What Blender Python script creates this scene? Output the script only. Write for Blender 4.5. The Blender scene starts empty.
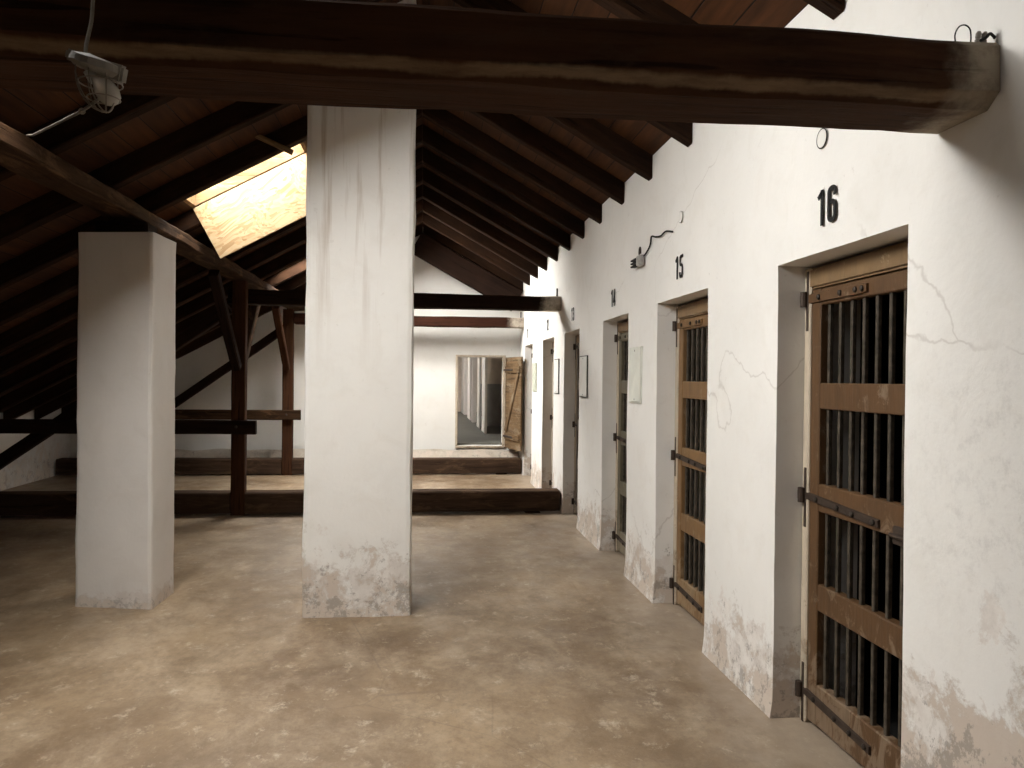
import bpy, bmesh, math, random
from mathutils import Vector, Matrix, noise

random.seed(7)
C = bpy.context.scene.collection
sc = bpy.context.scene

# ------------------------------------------------------------------ place
# right wall plane x = 0, corridor runs along +y, floor z = 0, metres
RIDGE_D, RIDGE_H = 1.70, 4.03          # rafter undersides at the ridge
RS, LS = 0.553, 0.55                   # slopes of the two roof planes
RAFT = 0.17                            # rafter depth (vertical)
Y0, Y1 = -4.5, 13.35                   # back wall, end wall
KNEE = 7.4

def roof_h(d):
    return RIDGE_H - RS * (RIDGE_D - d) if d < RIDGE_D else RIDGE_H - LS * (d - RIDGE_D)

# ------------------------------------------------------------------ nodes
class NT:
    def __init__(self, name):
        self.m = bpy.data.materials.new(name); self.m.use_nodes = True
        self.t = self.m.node_tree; self.t.nodes.clear()
        self.out = self.t.nodes.new('ShaderNodeOutputMaterial')
        self.b = self.t.nodes.new('ShaderNodeBsdfPrincipled')
        self.t.links.new(self.b.outputs[0], self.out.inputs[0])
        self.tc = self.t.nodes.new('ShaderNodeTexCoord')
    def n(self, typ, **kw):
        x = self.t.nodes.new(typ)
        for k, v in kw.items(): setattr(x, k, v)
        return x
    def l(self, a, b): self.t.links.new(a, b)
    def setv(self, sock, v):
        if hasattr(v, 'links') or isinstance(v, bpy.types.NodeSocket): self.l(v, sock)
        else: sock.default_value = v
    def mapping(self, scale=(1, 1, 1), loc=(0, 0, 0), rot=(0, 0, 0), src=None):
        x = self.n('ShaderNodeMapping')
        x.inputs['Scale'].default_value = scale; x.inputs['Location'].default_value = loc
        x.inputs['Rotation'].default_value = rot
        self.l(src or self.tc.outputs['Object'], x.inputs['Vector']); return x.outputs[0]
    def noise(self, scale, detail=6, rough=.6, vec=None, dist=0.0):
        x = self.n('ShaderNodeTexNoise')
        x.inputs['Scale'].default_value = scale; x.inputs['Detail'].default_value = detail
        x.inputs['Roughness'].default_value = rough; x.inputs['Distortion'].default_value = dist
        self.l(vec if vec is not None else self.tc.outputs['Object'], x.inputs['Vector']); return x.outputs[0]
    def voro(self, scale, vec=None, feature='F1', out='Distance'):
        x = self.n('ShaderNodeTexVoronoi'); x.feature = feature
        x.inputs['Scale'].default_value = scale
        self.l(vec if vec is not None else self.tc.outputs['Object'], x.inputs['Vector']); return x.outputs[out]
    def ramp(self, fac, stops, interp='LINEAR'):
        x = self.n('ShaderNodeValToRGB'); cr = x.color_ramp; cr.interpolation = interp
        while len(cr.elements) < len(stops): cr.elements.new(.5)
        for e, (p, c) in zip(cr.elements, stops):
            e.position = p
            e.color = (c, c, c, 1) if isinstance(c, (int, float)) else (*c, 1)
        self.l(fac, x.inputs[0]); return x.outputs[0]
    def math(self, op, a, b=0.0, c=None, clamp=False):
        x = self.n('ShaderNodeMath', operation=op, use_clamp=clamp)
        self.setv(x.inputs[0], a); self.setv(x.inputs[1], b)
        if c is not None: self.setv(x.inputs[2], c)
        return x.outputs[0]
    def mix(self, fac, a, b, mode='MIX'):
        x = self.n('ShaderNodeMix', data_type='RGBA', blend_type=mode)
        self.setv(x.inputs[0], fac)
        for s, v in ((x.inputs[6], a), (x.inputs[7], b)):
            if isinstance(v, tuple): s.default_value = (*v, 1)
            else: self.l(v, s)
        return x.outputs[2]
    def xyz(self, src=None):
        x = self.n('ShaderNodeSeparateXYZ'); self.l(src or self.tc.outputs['Object'], x.inputs[0]); return x.outputs
    def maprange(self, v, a, b, c=0.0, d=1.0):
        x = self.n('ShaderNodeMapRange'); x.interpolation_type = 'SMOOTHSTEP'
        self.setv(x.inputs[0], v)
        for i, q in enumerate((a, b, c, d)): x.inputs[i + 1].default_value = q
        return x.outputs[0]
    def bump(self, h, strength=.3, dist=.01):
        x = self.n('ShaderNodeBump'); x.inputs['Strength'].default_value = strength
        x.inputs['Distance'].default_value = dist
        self.l(h, x.inputs['Height']); self.l(x.outputs[0], self.b.inputs['Normal'])
    def done(self, col, rough=.8, spec=.3, metal=0.0):
        self.setv(self.b.inputs['Base Color'], (*col, 1) if isinstance(col, tuple) else col)
        self.setv(self.b.inputs['Roughness'], rough)
        self.b.inputs['Specular IOR Level'].default_value = spec
        self.b.inputs['Metallic'].default_value = metal
        return self.m

def mat_plaster(name, base=(.84, .822, .79), damp_h=.75, damp_amt=1.0, streak=0.0, cracks=0.0, near=0.0, stain=(.58, .49, .41), grey=.0):
    k = NT(name)
    z = k.xyz()[2]
    big = k.noise(1.1, 5, .6)
    med = k.noise(4.5, 8, .65, dist=.6)
    fine = k.noise(38, 4, .6)
    col = k.mix(k.ramp(big, [(.35, 0), (.7, 1)]), base, tuple(v * .93 for v in base))
    col = k.mix(k.math('MULTIPLY', k.ramp(med, [(.5, 0), (.8, 1)]), .35), col, (base[0] * .80, base[1] * .77, base[2] * .72))
    # rising damp: flaking patches that thin out with height
    hz = k.maprange(z, 0.0, damp_h * 1.5, .16, -.30)
    if near:
        hz = k.math('ADD', hz, k.maprange(k.xyz()[1], 1.7, 3.2, near, 0.0))
    n1 = k.noise(3.1, 12, .72, dist=.25)
    dm = k.math('ADD', n1, hz)
    grit = k.math('MULTIPLY', k.math('SUBTRACT', k.noise(42, 6, .75), .5), .22)
    dm = k.math('ADD', dm, k.math('MULTIPLY', grit, .5))
    flake = k.maprange(dm, .545, .60)
    dm2 = k.math('ADD', k.noise(4.3, 11, .75, vec=k.mapping((1, 1, 1), (3.3, 8.1, 1.7)), dist=.3), hz)
    dm2 = k.math('ADD', dm2, k.math('MULTIPLY', grit, .35))
    bare = k.maprange(dm2, .60, .645)
    dm3 = k.math('ADD', k.noise(9, 9, .78, vec=k.mapping((1, 1, 1), (7.3, 2.1, 5.7)), dist=.2), k.math('MULTIPLY', hz, .8))
    dm3 = k.math('ADD', dm3, grit)
    spots = k.maprange(dm3, .635, .70)
    edge = k.math('MULTIPLY', k.maprange(dm2, .565, .60), k.math('SUBTRACT', 1.0, k.maprange(dm2, .61, .66)))
    washed = k.mix(k.ramp(k.noise(6, 7, .7), [(.4, 0), (.6, 1)]), (base[0]*.97, base[1]*.94, base[2]*.92), (base[0]*.80, base[1]*.75, base[2]*.72))
    col = k.mix(k.math('MULTIPLY', flake, .75 * damp_amt), col, washed)
    col = k.mix(k.math('MULTIPLY', bare, .85 * damp_amt), col, stain)
    col = k.mix(k.math('MULTIPLY', edge, .30 * damp_amt), col, (.46, .41, .36))
    col = k.mix(k.math('MULTIPLY', spots, .58 * damp_amt), col, (.25, .22, .19))
    # scattered small scuffs
    sc_ = k.ramp(k.noise(15, 8, .8, dist=.4), [(.61, 0), (.71, 1)])
    col = k.mix(k.math('MULTIPLY', k.math('MULTIPLY', sc_, .55), k.ramp(k.noise(1.7, 4, .6, vec=k.mapping((1, 1, .7), (5, 1, 9))), [(.42, .15), (.62, 1)])), col, (.42, .38, .33))
    if near:
        mo = k.math('MULTIPLY', k.ramp(k.noise(11, 10, .82), [(.50, 0), (.66, 1)]), k.maprange(k.xyz()[1], 1.9, 2.9, 1.0, 0.0))
        mo = k.math('MULTIPLY', mo, k.math('MULTIPLY', k.maprange(z, .7, 1.1), k.maprange(z, 1.45, 1.95, 1.0, 0.0)))
        col = k.mix(k.math('MULTIPLY', mo, .38), col, (.40, .38, .36))
    if streak:
        sv = k.noise(13, 5, .6, vec=k.mapping((1, 1, .045)))
        top = k.maprange(z, 1.5, 3.0)
        col = k.mix(k.math('MULTIPLY', k.math('MULTIPLY', k.ramp(sv, [(.52, 0), (.68, 1)]), top), streak), col, (.36, .27, .19))
    if cracks:
        cv = k.n('ShaderNodeMix', data_type='VECTOR')
        nz = k.n('ShaderNodeTexNoise'); nz.inputs['Scale'].default_value = 1.6; nz.inputs['Detail'].default_value = 6
        k.l(k.tc.outputs['Object'], nz.inputs['Vector'])
        cv.inputs[0].default_value = .35
        k.l(k.tc.outputs['Object'], cv.inputs[4]); k.l(nz.outputs[1], cv.inputs[5])
        ed = k.voro(.55, vec=cv.outputs[1], feature='DISTANCE_TO_EDGE')
        line = k.math('SUBTRACT', 1.0, k.maprange(ed, 0.0, .0026))
        msk = k.ramp(k.noise(.9, 3, .5), [(.47, 0), (.56, 1)])
        col = k.mix(k.math('MULTIPLY', k.math('MULTIPLY', line, msk), cracks), col, (.30, .25, .21))
    hgt = k.math('ADD', k.math('MULTIPLY', med, .8), k.math('MULTIPLY', fine, .25))
    hgt = k.math('SUBTRACT', hgt, k.math('MULTIPLY', k.math('ADD', k.math('MULTIPLY', flake, .3), k.math('MULTIPLY', bare, .8)), .6 * damp_amt))
    k.bump(hgt, .26, .014)
    return k.done(col, .88, .2)

def mat_wood(name, dark=(.030, .014, .008), light=(.085, .042, .020), grain=1.0, band=None, pale=None, pale_len=0.0, length=1.0, worn=0.0, worncol=(.34, .25, .16), rough=.9, spec=.08):
    """grain runs along local x"""
    k = NT(name)
    g = k.noise(9 * grain, 7, .65, vec=k.mapping((.16, 2.4, 2.4)), dist=.4)
    b = k.noise(1.3, 5, .6)
    col = k.mix(k.ramp(g, [(.32, 0), (.70, 1)]), dark, light)
    col = k.mix(k.math('MULTIPLY', k.ramp(b, [(.40, 0), (.68, 1)]), .55), col, tuple(v * 1.25 for v in light))
    sp = k.ramp(k.noise(30, 3, .6, vec=k.mapping((.05, 1, 1))), [(.60, 0), (.66, 1)])
    col = k.mix(k.math('MULTIPLY', sp, .6), col, tuple(v * .35 for v in dark))
    if worn:
        w = k.ramp(k.noise(5, 8, .7, vec=k.mapping((.45, 1.6, 1.6)), dist=.7), [(.52, 0), (.63, 1)])
        col = k.mix(k.math('MULTIPLY', w, worn), col, worncol)
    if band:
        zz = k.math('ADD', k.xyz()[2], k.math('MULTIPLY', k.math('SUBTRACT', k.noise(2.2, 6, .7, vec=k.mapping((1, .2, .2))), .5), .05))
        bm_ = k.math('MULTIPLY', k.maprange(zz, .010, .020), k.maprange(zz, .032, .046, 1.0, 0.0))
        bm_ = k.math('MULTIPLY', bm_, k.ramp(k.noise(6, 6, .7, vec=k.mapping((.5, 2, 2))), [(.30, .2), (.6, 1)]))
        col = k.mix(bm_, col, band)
    if pale:
        x = k.xyz()[0]
        f = k.maprange(k.math('ADD', x, k.math('MULTIPLY', k.noise(7, 5, .6), .22)), length - pale_len + .06, length - pale_len + .20)
        f = k.math('MULTIPLY', f, k.ramp(k.noise(11, 6, .7), [(.25, .25), (.55, 1)]))
        col = k.mix(f, col, pale)
    k.bump(k.math('SUBTRACT', g, k.math('MULTIPLY', sp, .6)), .5, .012)
    return k.done(col, rough, spec)

def mat_plain(name, col, rough=.6, metal=0.0, spec=.3, var=.25, scale=20):
    k = NT(name)
    n = k.noise(scale, 6, .65)
    c = k.mix(k.ramp(n, [(.35, 0), (.7, 1)]), tuple(v * (1 - var) for v in col), tuple(min(1, v * (1 + var)) for v in col))
    k.bump(n, .2, .004)
    return k.done(c, rough, spec, metal)

def mat_painted_door(name, paint, bare, worn=.5, low=1.0):
    k = NT(name)
    z = k.xyz()[2]
    n = k.noise(7, 8, .7, vec=k.mapping((1, 1, .55)), dist=.5)
    g = k.noise(40, 5, .6, vec=k.mapping((1, 1, .12)))
    col = k.mix(k.ramp(n, [(.3, 0), (.7, 1)]), tuple(v * .78 for v in paint), tuple(v * 1.18 for v in paint))
    lowf = k.maprange(z, 0.0, .75, .13 * low, 0.0)
    w = k.maprange(k.math('ADD', k.noise(10, 9, .75, vec=k.mapping((1, 1, .6)), dist=.8), lowf), .60 - .06 * worn, .70 - .06 * worn)
    col = k.mix(k.math('MULTIPLY', w, worn), col, bare)
    col = k.mix(k.math('MULTIPLY', k.ramp(g, [(.5, 0), (.75, 1)]), .4), col, tuple(v * .45 for v in paint))
    k.bump(k.math('ADD', g, n), .35, .006)
    return k.done(col, .55, .35)

def mat_floor():
    k = NT('concrete_floor')
    v = k.mapping((1, .75, 1))
    big = k.noise(.55, 5, .6, vec=k.mapping((1, .8, 1), (1.2, .4, 0)))
    med = k.noise(1.9, 11, .74, vec=v, dist=.25)
    fine = k.noise(19, 9, .8, vec=v)
    col = k.mix(k.ramp(big, [(.38, 0), (.60, 1)]), (.135, .085, .046), (.315, .226, .140))
    col = k.mix(k.math('MULTIPLY', k.ramp(med, [(.45, 0), (.62, 1)]), .60), col, (.42, .325, .225))
    col = k.mix(k.math('MULTIPLY', k.ramp(k.noise(3.0, 12, .78, vec=k.mapping((1, .7, 1), (2.2, 5.1, 0)), dist=.3), [(.47, 0), (.66, 1)]), .60), col, (.120, .074, .038))
    col = k.mix(k.math('MULTIPLY', k.ramp(k.noise(7, 12, .82, vec=k.mapping((1, .8, 1), (4, 7, 0)), dist=.2), [(.55, 0), (.64, 1)]), .60), col, (.55, .465, .36))
    col = k.mix(k.math('MULTIPLY', k.ramp(fine, [(.47, 0), (.66, 1)]), .45), col, (.125, .082, .048))
    x = k.xyz()[0]
    mg = k.maprange(k.math('ADD', x, k.math('MULTIPLY', k.noise(3, 7, .7), .9)), -.05, .55)
    col = k.mix(k.math('MULTIPLY', mg, .5), col, (.47, .39, .31))
    ed = k.voro(.32, vec=k.mapping((1, 1, 1), (.3, .9, 0)), feature='DISTANCE_TO_EDGE')
    ln = k.math('MULTIPLY', k.math('SUBTRACT', 1.0, k.maprange(ed, 0.0, .0022)), k.ramp(k.noise(.8, 3, .5), [(.48, 0), (.6, 1)]))
    col = k.mix(k.math('MULTIPLY', ln, .4), col, (.12, .085, .055))
    rough = k.ramp(k.noise(2.6, 8, .72, vec=v), [(.32, .28), (.68, .56)])
    k.bump(k.math('ADD', med, k.math('MULTIPLY', fine, .5)), .16, .012)
    return k.done(col, rough, .5)

def mat_boards():
    k = NT('roof_boards')
    x = k.xyz()[0]
    fr = k.math('FRACT', k.math('MULTIPLY', x, 1 / .165))
    idx = k.math('FLOOR', k.math('MULTIPLY', x, 1 / .165))
    wn = k.n('ShaderNodeTexWhiteNoise', noise_dimensions='1D'); k.l(idx, wn.inputs['W'])
    g = k.noise(8, 6, .65, vec=k.mapping((2.2, .16, 1)))
    col = k.mix(k.ramp(g, [(.3, 0), (.7, 1)]), (.028, .0095, .0028), (.088, .032, .0095))
    col = k.mix(k.math('MULTIPLY', wn.outputs[0], .6), col, (.030, .012, .005))
    gap = k.math('ADD', k.maprange(fr, .965, .985), k.math('SUBTRACT', 1.0, k.maprange(fr, .005, .02)), clamp=True)
    col = k.mix(gap, col, (.006, .004, .003))
    k.bump(k.math('SUBTRACT', k.math('MULTIPLY', g, .3), gap), .5, .01)
    return k.done(col, .75, .2)

def mat_osb():
    k = NT('strand_board')
    v = k.n('ShaderNodeTexVoronoi'); v.inputs['Scale'].default_value = 34
    nz = k.noise(1.5, 2, .5)
    vm = k.n('ShaderNodeVectorMath', operation='MULTIPLY_ADD')
    k.l(k.tc.outputs['Object'], vm.inputs[0]); vm.inputs[1].default_value = (.45, 1, 1.7)
    cmb = k.n('ShaderNodeCombineXYZ'); k.l(nz, cmb.inputs[0]); k.l(nz, cmb.inputs[2]); k.l(cmb.outputs[0], vm.inputs[2])
    k.l(vm.outputs[0], v.inputs['Vector'])
    sx = k.n('ShaderNodeSeparateColor'); k.l(v.outputs['Color'], sx.inputs[0])
    col = k.ramp(sx.outputs[0], [(0, (.25, .15, .068)), (.35, (.33, .225, .118)), (1, (.395, .29, .17))])
    chips = k.ramp(k.noise(26, 5, .7, vec=k.mapping((.5, 1, 1.4), rot=(0, .5, 0))), [(.60, 0), (.68, 1)])
    col = k.mix(k.math('MULTIPLY', chips, .6), col, (.50, .25, .09))
    k.bump(sx.outputs[0], .25, .004)
    return k.done(col, .7, .25)

def mat_glass(name='window_glass', tint=.97):
    m = bpy.data.materials.new(name); m.use_nodes = True
    t = m.node_tree; t.nodes.clear()
    o = t.nodes.new('ShaderNodeOutputMaterial'); mx = t.nodes.new('ShaderNodeMixShader')
    tr = t.nodes.new('ShaderNodeBsdfTransparent'); gl = t.nodes.new('ShaderNodeBsdfGlossy')
    tr.inputs[0].default_value = (tint, tint, tint * .99, 1); gl.inputs['Roughness'].default_value = .03
    mx.inputs[0].default_value = .05
    t.links.new(tr.outputs[0], mx.inputs[1]); t.links.new(gl.outputs[0], mx.inputs[2]); t.links.new(mx.outputs[0], o.inputs[0])
    return m

M = {}
M['plaster'] = mat_plaster('whitewashed_wall', damp_h=.75, cracks=.28, near=.24)
M['plaster_pillar'] = mat_plaster('whitewashed_pillar', damp_h=.90, streak=.75, base=(.79, .77, .735))
M['plaster_small'] = mat_plaster('whitewashed_small_pillar', damp_h=.20, damp_amt=.8, streak=.15, base=(.72, .685, .65))
M['plaster_end'] = mat_plaster('whitewashed_end_wall', damp_h=.32, base=(.78, .765, .73))
M['plaster_knee'] = mat_plaster('grey_knee_wall', damp_h=.9, base=(.62, .60, .57), damp_amt=.8)
M['floor'] = mat_floor()
M['ledge'] = mat_plaster('dirty_ledge_plaster', base=(.56, .50, .42), damp_h=.9)
M['boards'] = mat_boards()
M['osb'] = mat_osb()
M['glass'] = mat_glass(); M['dim_glass'] = mat_glass('dim_window_glass', .68); M['dimmer_glass'] = mat_glass('dimmer_window_glass', .45); M['far_dim_glass'] = mat_glass('far_dim_window_glass', .65)  # lower tints only dim the daylight of single windows
M['rafter'] = mat_wood('rafter_wood', (.008, .004, .0025), (.026, .012, .006), worn=.3, worncol=(.05, .023, .010))
M['dark'] = mat_wood('dark_timber', (.008, .0045, .003), (.024, .012, .008))
M['brown'] = mat_wood('brown_timber', (.020, .0085, .0045), (.058, .025, .012))
M['sill'] = mat_wood('sill_timber', (.022, .013, .0085), (.068, .041, .026), worn=.40, worncol=(.16, .098, .055))
M['purlin'] = mat_wood('purlin_timber', (.016, .0085, .0045), (.050, .026, .013), worn=.6, worncol=(.14, .078, .04))
M['pale_timber'] = mat_wood('pale_timber', (.10, .060, .030), (.24, .15, .075), worn=.5, worncol=(.36, .26, .15))
M['iron'] = mat_plain('rusty_iron', (.060, .042, .032), .6, .35)
M['iron_bar'] = mat_plain('bar_iron', (.075, .060, .045), .55, .2, var=.5, scale=30)
M['bolt'] = mat_plain('bolt_iron', (.045, .035, .028), .55, .4)
M['black_paint'] = mat_plain('black_paint', (.012, .012, .012), .7, var=.5)
M['enamel'] = mat_plain('white_enamel_plate', (.86, .86, .82), .5, var=.05, scale=8)
M['enamel_green'] = mat_plain('greenish_plate', (.50, .52, .43), .45, var=.12, scale=6)
M['plate_edge'] = mat_plain('plate_edge', (.09, .09, .08), .6)
M['grey_metal'] = mat_plain('grey_metal', (.42, .41, .39), .5, .3)
M['porcelain'] = mat_plain('lamp_porcelain', (.20, .18, .15), .5, var=.15)
M['cord'] = mat_plain('pale_cord', (.20, .17, .13), .7)
M['wire'] = mat_plain('cage_wire', (.20, .17, .14), .45, .6)
M['cell'] = mat_plain('cell_shade_black', (.010, .009, .008), .95)
M['dado'] = mat_plain('grey_dado', (.36, .35, .34), .7, var=.12, scale=5)
M['far_floor'] = mat_plain('grey_far_floor', (.11, .105, .09), .6, var=.15, scale=4)
M['plank'] = mat_wood('old_door_plank', (.075, .045, .024), (.20, .13, .07), worn=.6, worncol=(.30, .235, .16))
M['beyond'] = mat_plain('beige_far_wall', (.78, .70, .61), .85, var=.08, scale=5)
M['jamb'] = mat_painted_door('peeling_jamb', (.52, .44, .34), (.20, .12, .06), .55)
gb = bpy.data.materials.new('bulb_glass'); gb.use_nodes = True
_b = gb.node_tree.nodes['Principled BSDF']; _b.inputs['Base Color'].default_value = (.75, .70, .62, 1)
_b.inputs['Roughness'].default_value = .12; _b.inputs['Transmission Weight'].default_value = .55
M['bulb'] = gb

# ------------------------------------------------------------------ mesh helpers
def obj(name, bm, mat, parent=None, loc=None, smooth=False, mw=None):
    me = bpy.data.meshes.new(name)
    bmesh.ops.recalc_face_normals(bm, faces=bm.faces[:])
    bm.to_mesh(me); bm.free()
    for m in (mat if isinstance(mat, list) else [mat]): me.materials.append(m)
    if smooth:
        for p in me.polygons: p.use_smooth = True
    o = bpy.data.objects.new(name, me); C.objects.link(o)
    if parent: o.parent = parent
    if mw is not None: o.matrix_world = mw
    if loc is not None: o.location = loc
    return o

def tag(o, label, cat, group=None, kind=None):
    o['label'] = label; o['category'] = cat
    if group: o['group'] = group
    o['kind'] = kind or 'thing'
    return o

def thing(name, label, cat, loc=(0, 0, 0), group=None):
    o = bpy.data.objects.new(name, None); C.objects.link(o); o.location = loc
    o.empty_display_size = .1
    return tag(o, label, cat, group)

def struct(name, bm, mat, parent=None, smooth=False):
    o = obj(name, bm, mat, parent, smooth=smooth)
    if parent is None: o['kind'] = 'structure'
    return o

def add_box(bm, lo, hi, bevel=0.0, seg=1):
    lo, hi = Vector(lo), Vector(hi)
    r = bmesh.ops.create_cube(bm, size=1)
    s = hi - lo; c = (hi + lo) / 2
    for v in r['verts']: v.co = Vector((v.co.x * s.x, v.co.y * s.y, v.co.z * s.z)) + c
    if bevel:
        es = {e for v in r['verts'] for e in v.link_edges}
        bmesh.ops.bevel(bm, geom=list(es), offset=bevel, segments=seg, affect='EDGES')
    return bm

def box(lo, hi, bevel=0.0, seg=1):
    return add_box(bmesh.new(), lo, hi, bevel, seg)

def add_tube(bm, pts, r, n=8, caps=True):
    pts = [Vector(p) for p in pts]; rings = []
    up = None
    for i, p in enumerate(pts):
        t = (pts[min(i + 1, len(pts) - 1)] - pts[max(i - 1, 0)]).normalized()
        if up is None:
            up = t.orthogonal().normalized()
        up = (up - t * up.dot(t)).normalized()
        s = t.cross(up)
        rr = r[i] if isinstance(r, (list, tuple)) else r
        rings.append([bm.verts.new(p + (up * math.cos(2 * math.pi * j / n) + s * math.sin(2 * math.pi * j / n)) * rr) for j in range(n)])
    for a, b in zip(rings, rings[1:]):
        for j in range(n): bm.faces.new((a[j], a[(j + 1) % n], b[(j + 1) % n], b[j]))
    if caps:
        bm.faces.new(rings[0][::-1]); bm.faces.new(rings[-1])
    return bm

def tube(pts, r, n=8): return add_tube(bmesh.new(), pts, r, n)

def spline(pts, k=6):
    pts = [Vector(p) for p in pts]; out = []
    for i in range(len(pts) - 1):
        p0, p1, p2, p3 = pts[max(i - 1, 0)], pts[i], pts[i + 1], pts[min(i + 2, len(pts) - 1)]
        for j in range(k):
            t = j / k
            out.append(.5 * ((2 * p1) + (p2 - p0) * t + (2 * p0 - 5 * p1 + 4 * p2 - p3) * t * t + (3 * p1 - p0 - 3 * p2 + p3) * t ** 3))
    return out + [pts[-1]]

def add_lathe(bm, prof, n=20, mw=Matrix()):
    rings = []
    for r, z in prof:
        rings.append([bm.verts.new(mw @ Vector((r * math.cos(2 * math.pi * j / n), r * math.sin(2 * math.pi * j / n), z))) for j in range(n)])
    for a, b in zip(rings, rings[1:]):
        for j in range(n): bm.faces.new((a[j], a[(j + 1) % n], b[(j + 1) % n], b[j]))
    bm.faces.new(rings[0][::-1]); bm.faces.new(rings[-1])
    return bm

def timber_bm(L, w, h, ch=.012, jit=.006, step=.22, seed=0, wane=0.0):
    """hewn beam along local x, centred in y, z from 0 to h; wane = extra chamfer on the lower -y edge"""
    bm = bmesh.new(); n = max(2, int(L / step)); rings = []
    off = Vector((seed * 13.7, seed * 7.3, seed * 3.1))
    for i in range(n + 1):
        x = L * i / n
        w2 = w / 2
        c = ch * (1 + .8 * noise.noise(Vector((x * 2.1, seed, 1))))
        wn = max(c, wane * (1 + .5 * noise.noise(Vector((x * 1.7, seed, 5)))))
        pr = [(-w2 + wn, 0), (w2 - c, 0), (w2, c), (w2, h - c), (w2 - c, h), (-w2 + c, h), (-w2, h - c), (-w2, wn * .8)]
        ring = []
        for (y, z) in pr:
            q = Vector((x, y, z))
            d = noise.noise_vector(q * 1.9 + off) * jit + noise.noise_vector(q * 7 + off) * jit * .4
            ring.append(bm.verts.new((x, y + d.y, z + d.z)))
        rings.append(ring)
    for a, b in zip(rings, rings[1:]):
        for j in range(8): bm.faces.new((a[j], a[(j + 1) % 8], b[(j + 1) % 8], b[j]))
    bm.faces.new(rings[0][::-1]); bm.faces.new(rings[-1])
    return bm

def frame_mw(p0, p1, side):
    """local x from p0 to p1; local y = side direction; origin at p0 (underside centre line)"""
    p0, p1 = Vector(p0), Vector(p1)
    x = (p1 - p0).normalized(); y = Vector(side); y = (y - x * y.dot(x)).normalized(); z = x.cross(y)
    m = Matrix((x, y, z)).transposed().to_4x4(); m.translation = p0
    return m

def timber(name, p0, p1, w, h, mat, side=(0, 1, 0), seed=0, parent=None, **kw):
    L = (Vector(p1) - Vector(p0)).length
    return obj(name, timber_bm(L, w, h, seed=seed, **kw), mat, parent, mw=frame_mw(p0, p1, side))

def wobble(bm, amp, f=1.6, keep=None):
    for v in bm.verts:
        q = v.co.copy()
        d = noise.noise_vector(q * f) * amp + noise.noise_vector(q * f * 4) * amp * .3
        if keep: d = keep(q, d)
        v.co = q + d

def grid_face(bm, P, nu, nv):
    """P(u, v) -> point; u, v in 0..1"""
    g = [[bm.verts.new(P(i / nu, j / nv)) for j in range(nv + 1)] for i in range(nu + 1)]
    for i in range(nu):
        for j in range(nv): bm.faces.new((g[i][j], g[i + 1][j], g[i + 1][j + 1], g[i][j + 1]))

# ------------------------------------------------------------------ setting
# floor
bm = bmesh.new(); add_box(bm, (-7.9, Y0 - .3, -.2), (3.2, Y1 + .15, 0)); struct('floor', bm, M['floor'])

# cell wall with its door openings
DOORS = [(16, 2.50, 3.485), (15, 4.38, 5.37), (14, 6.165, 7.06), (13, 8.155, 9.05), (12, 9.80, 10.70), (11, 11.75, 12.63)]
DOOR_TOP, WALL_TOP, THICK = 2.15, 3.26, .42
def seglist(a, b, step=.09):
    n = max(1, round((b - a) / step)); return [a + (b - a) * i / n for i in range(n + 1)]
bm = bmesh.new()
ys = [Y0]
edges = [Y0] + [e for d in DOORS for e in d[1:]] + [Y1]
yl = []
for a, b in zip(edges, edges[1:]): yl += seglist(a, b)[:-1]
yl.append(Y1)
zl = seglist(0, DOOR_TOP)[:-1] + seglist(DOOR_TOP, WALL_TOP)
vd = {}
def V(x, y, z):
    key = (round(x, 4), round(y, 4), round(z, 4))
    if key not in vd: vd[key] = bm.verts.new((x, y, z))
    return vd[key]
def in_door(y, z): return any(a < y < b for _, a, b in DOORS) and z < DOOR_TOP
for y0, y1 in zip(yl, yl[1:]):
    for z0, z1 in zip(zl, zl[1:]):
        if in_door((y0 + y1) / 2, (z0 + z1) / 2): continue
        bm.faces.new((V(0, y0, z0), V(0, y1, z0), V(0, y1, z1), V(0, y0, z1)))
xl = seglist(0, THICK)
for _, a, b in DOORS:
    for x0, x1 in zip(xl, xl[1:]):
        for z0, z1 in zip(zl, zl[1:]):
            if z0 >= DOOR_TOP - 1e-6: break
            for y in (a, b): bm.faces.new((V(x0, y, z0), V(x1, y, z0), V(x1, y, z1), V(x0, y, z1)))
        for y0, y1 in zip(yl, yl[1:]):
            if a - 1e-6 <= y0 and y1 <= b + 1e-6:
                bm.faces.new((V(x0, y0, DOOR_TOP), V(x1, y0, DOOR_TOP), V(x1, y1, DOOR_TOP), V(x0, y1, DOOR_TOP)))
# rear face and crown of the wall
for y0, y1 in zip(edges, edges[1:]):
    zb = DOOR_TOP if any(abs(y0 - a) < 1e-6 for _, a, b in DOORS) else 0
    bm.faces.new([bm.verts.new(p) for p in ((THICK, y0, zb), (THICK, y1, zb), (THICK, y1, 3.0), (THICK, y0, 3.0))])
bm.faces.new([bm.verts.new(p) for p in ((0, Y0, WALL_TOP), (0, Y1, WALL_TOP), (THICK, Y1, 3.0), (THICK, Y0, 3.0))])
def keepw(q, d):
    d = Vector(d)
    foot = max(0, .16 - q.z) / .16
    d.x -= .014 * foot * foot if q.x < .01 else 0
    if q.z < .001: d.z = 0
    if q.x > THICK - .01 or q.z > WALL_TOP - .01: d *= 0
    return d
wobble(bm, .006, 1.3, keepw)
es = [e for e in bm.edges if len(e.link_faces) == 2 and e.calc_face_angle(0) > 1.0 and max(v.co.x for v in e.verts) < .03]
bmesh.ops.bevel(bm, geom=es, offset=.012, segments=2, affect='EDGES')
struct('wall_right', bm, M['plaster'], smooth=False)

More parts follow.
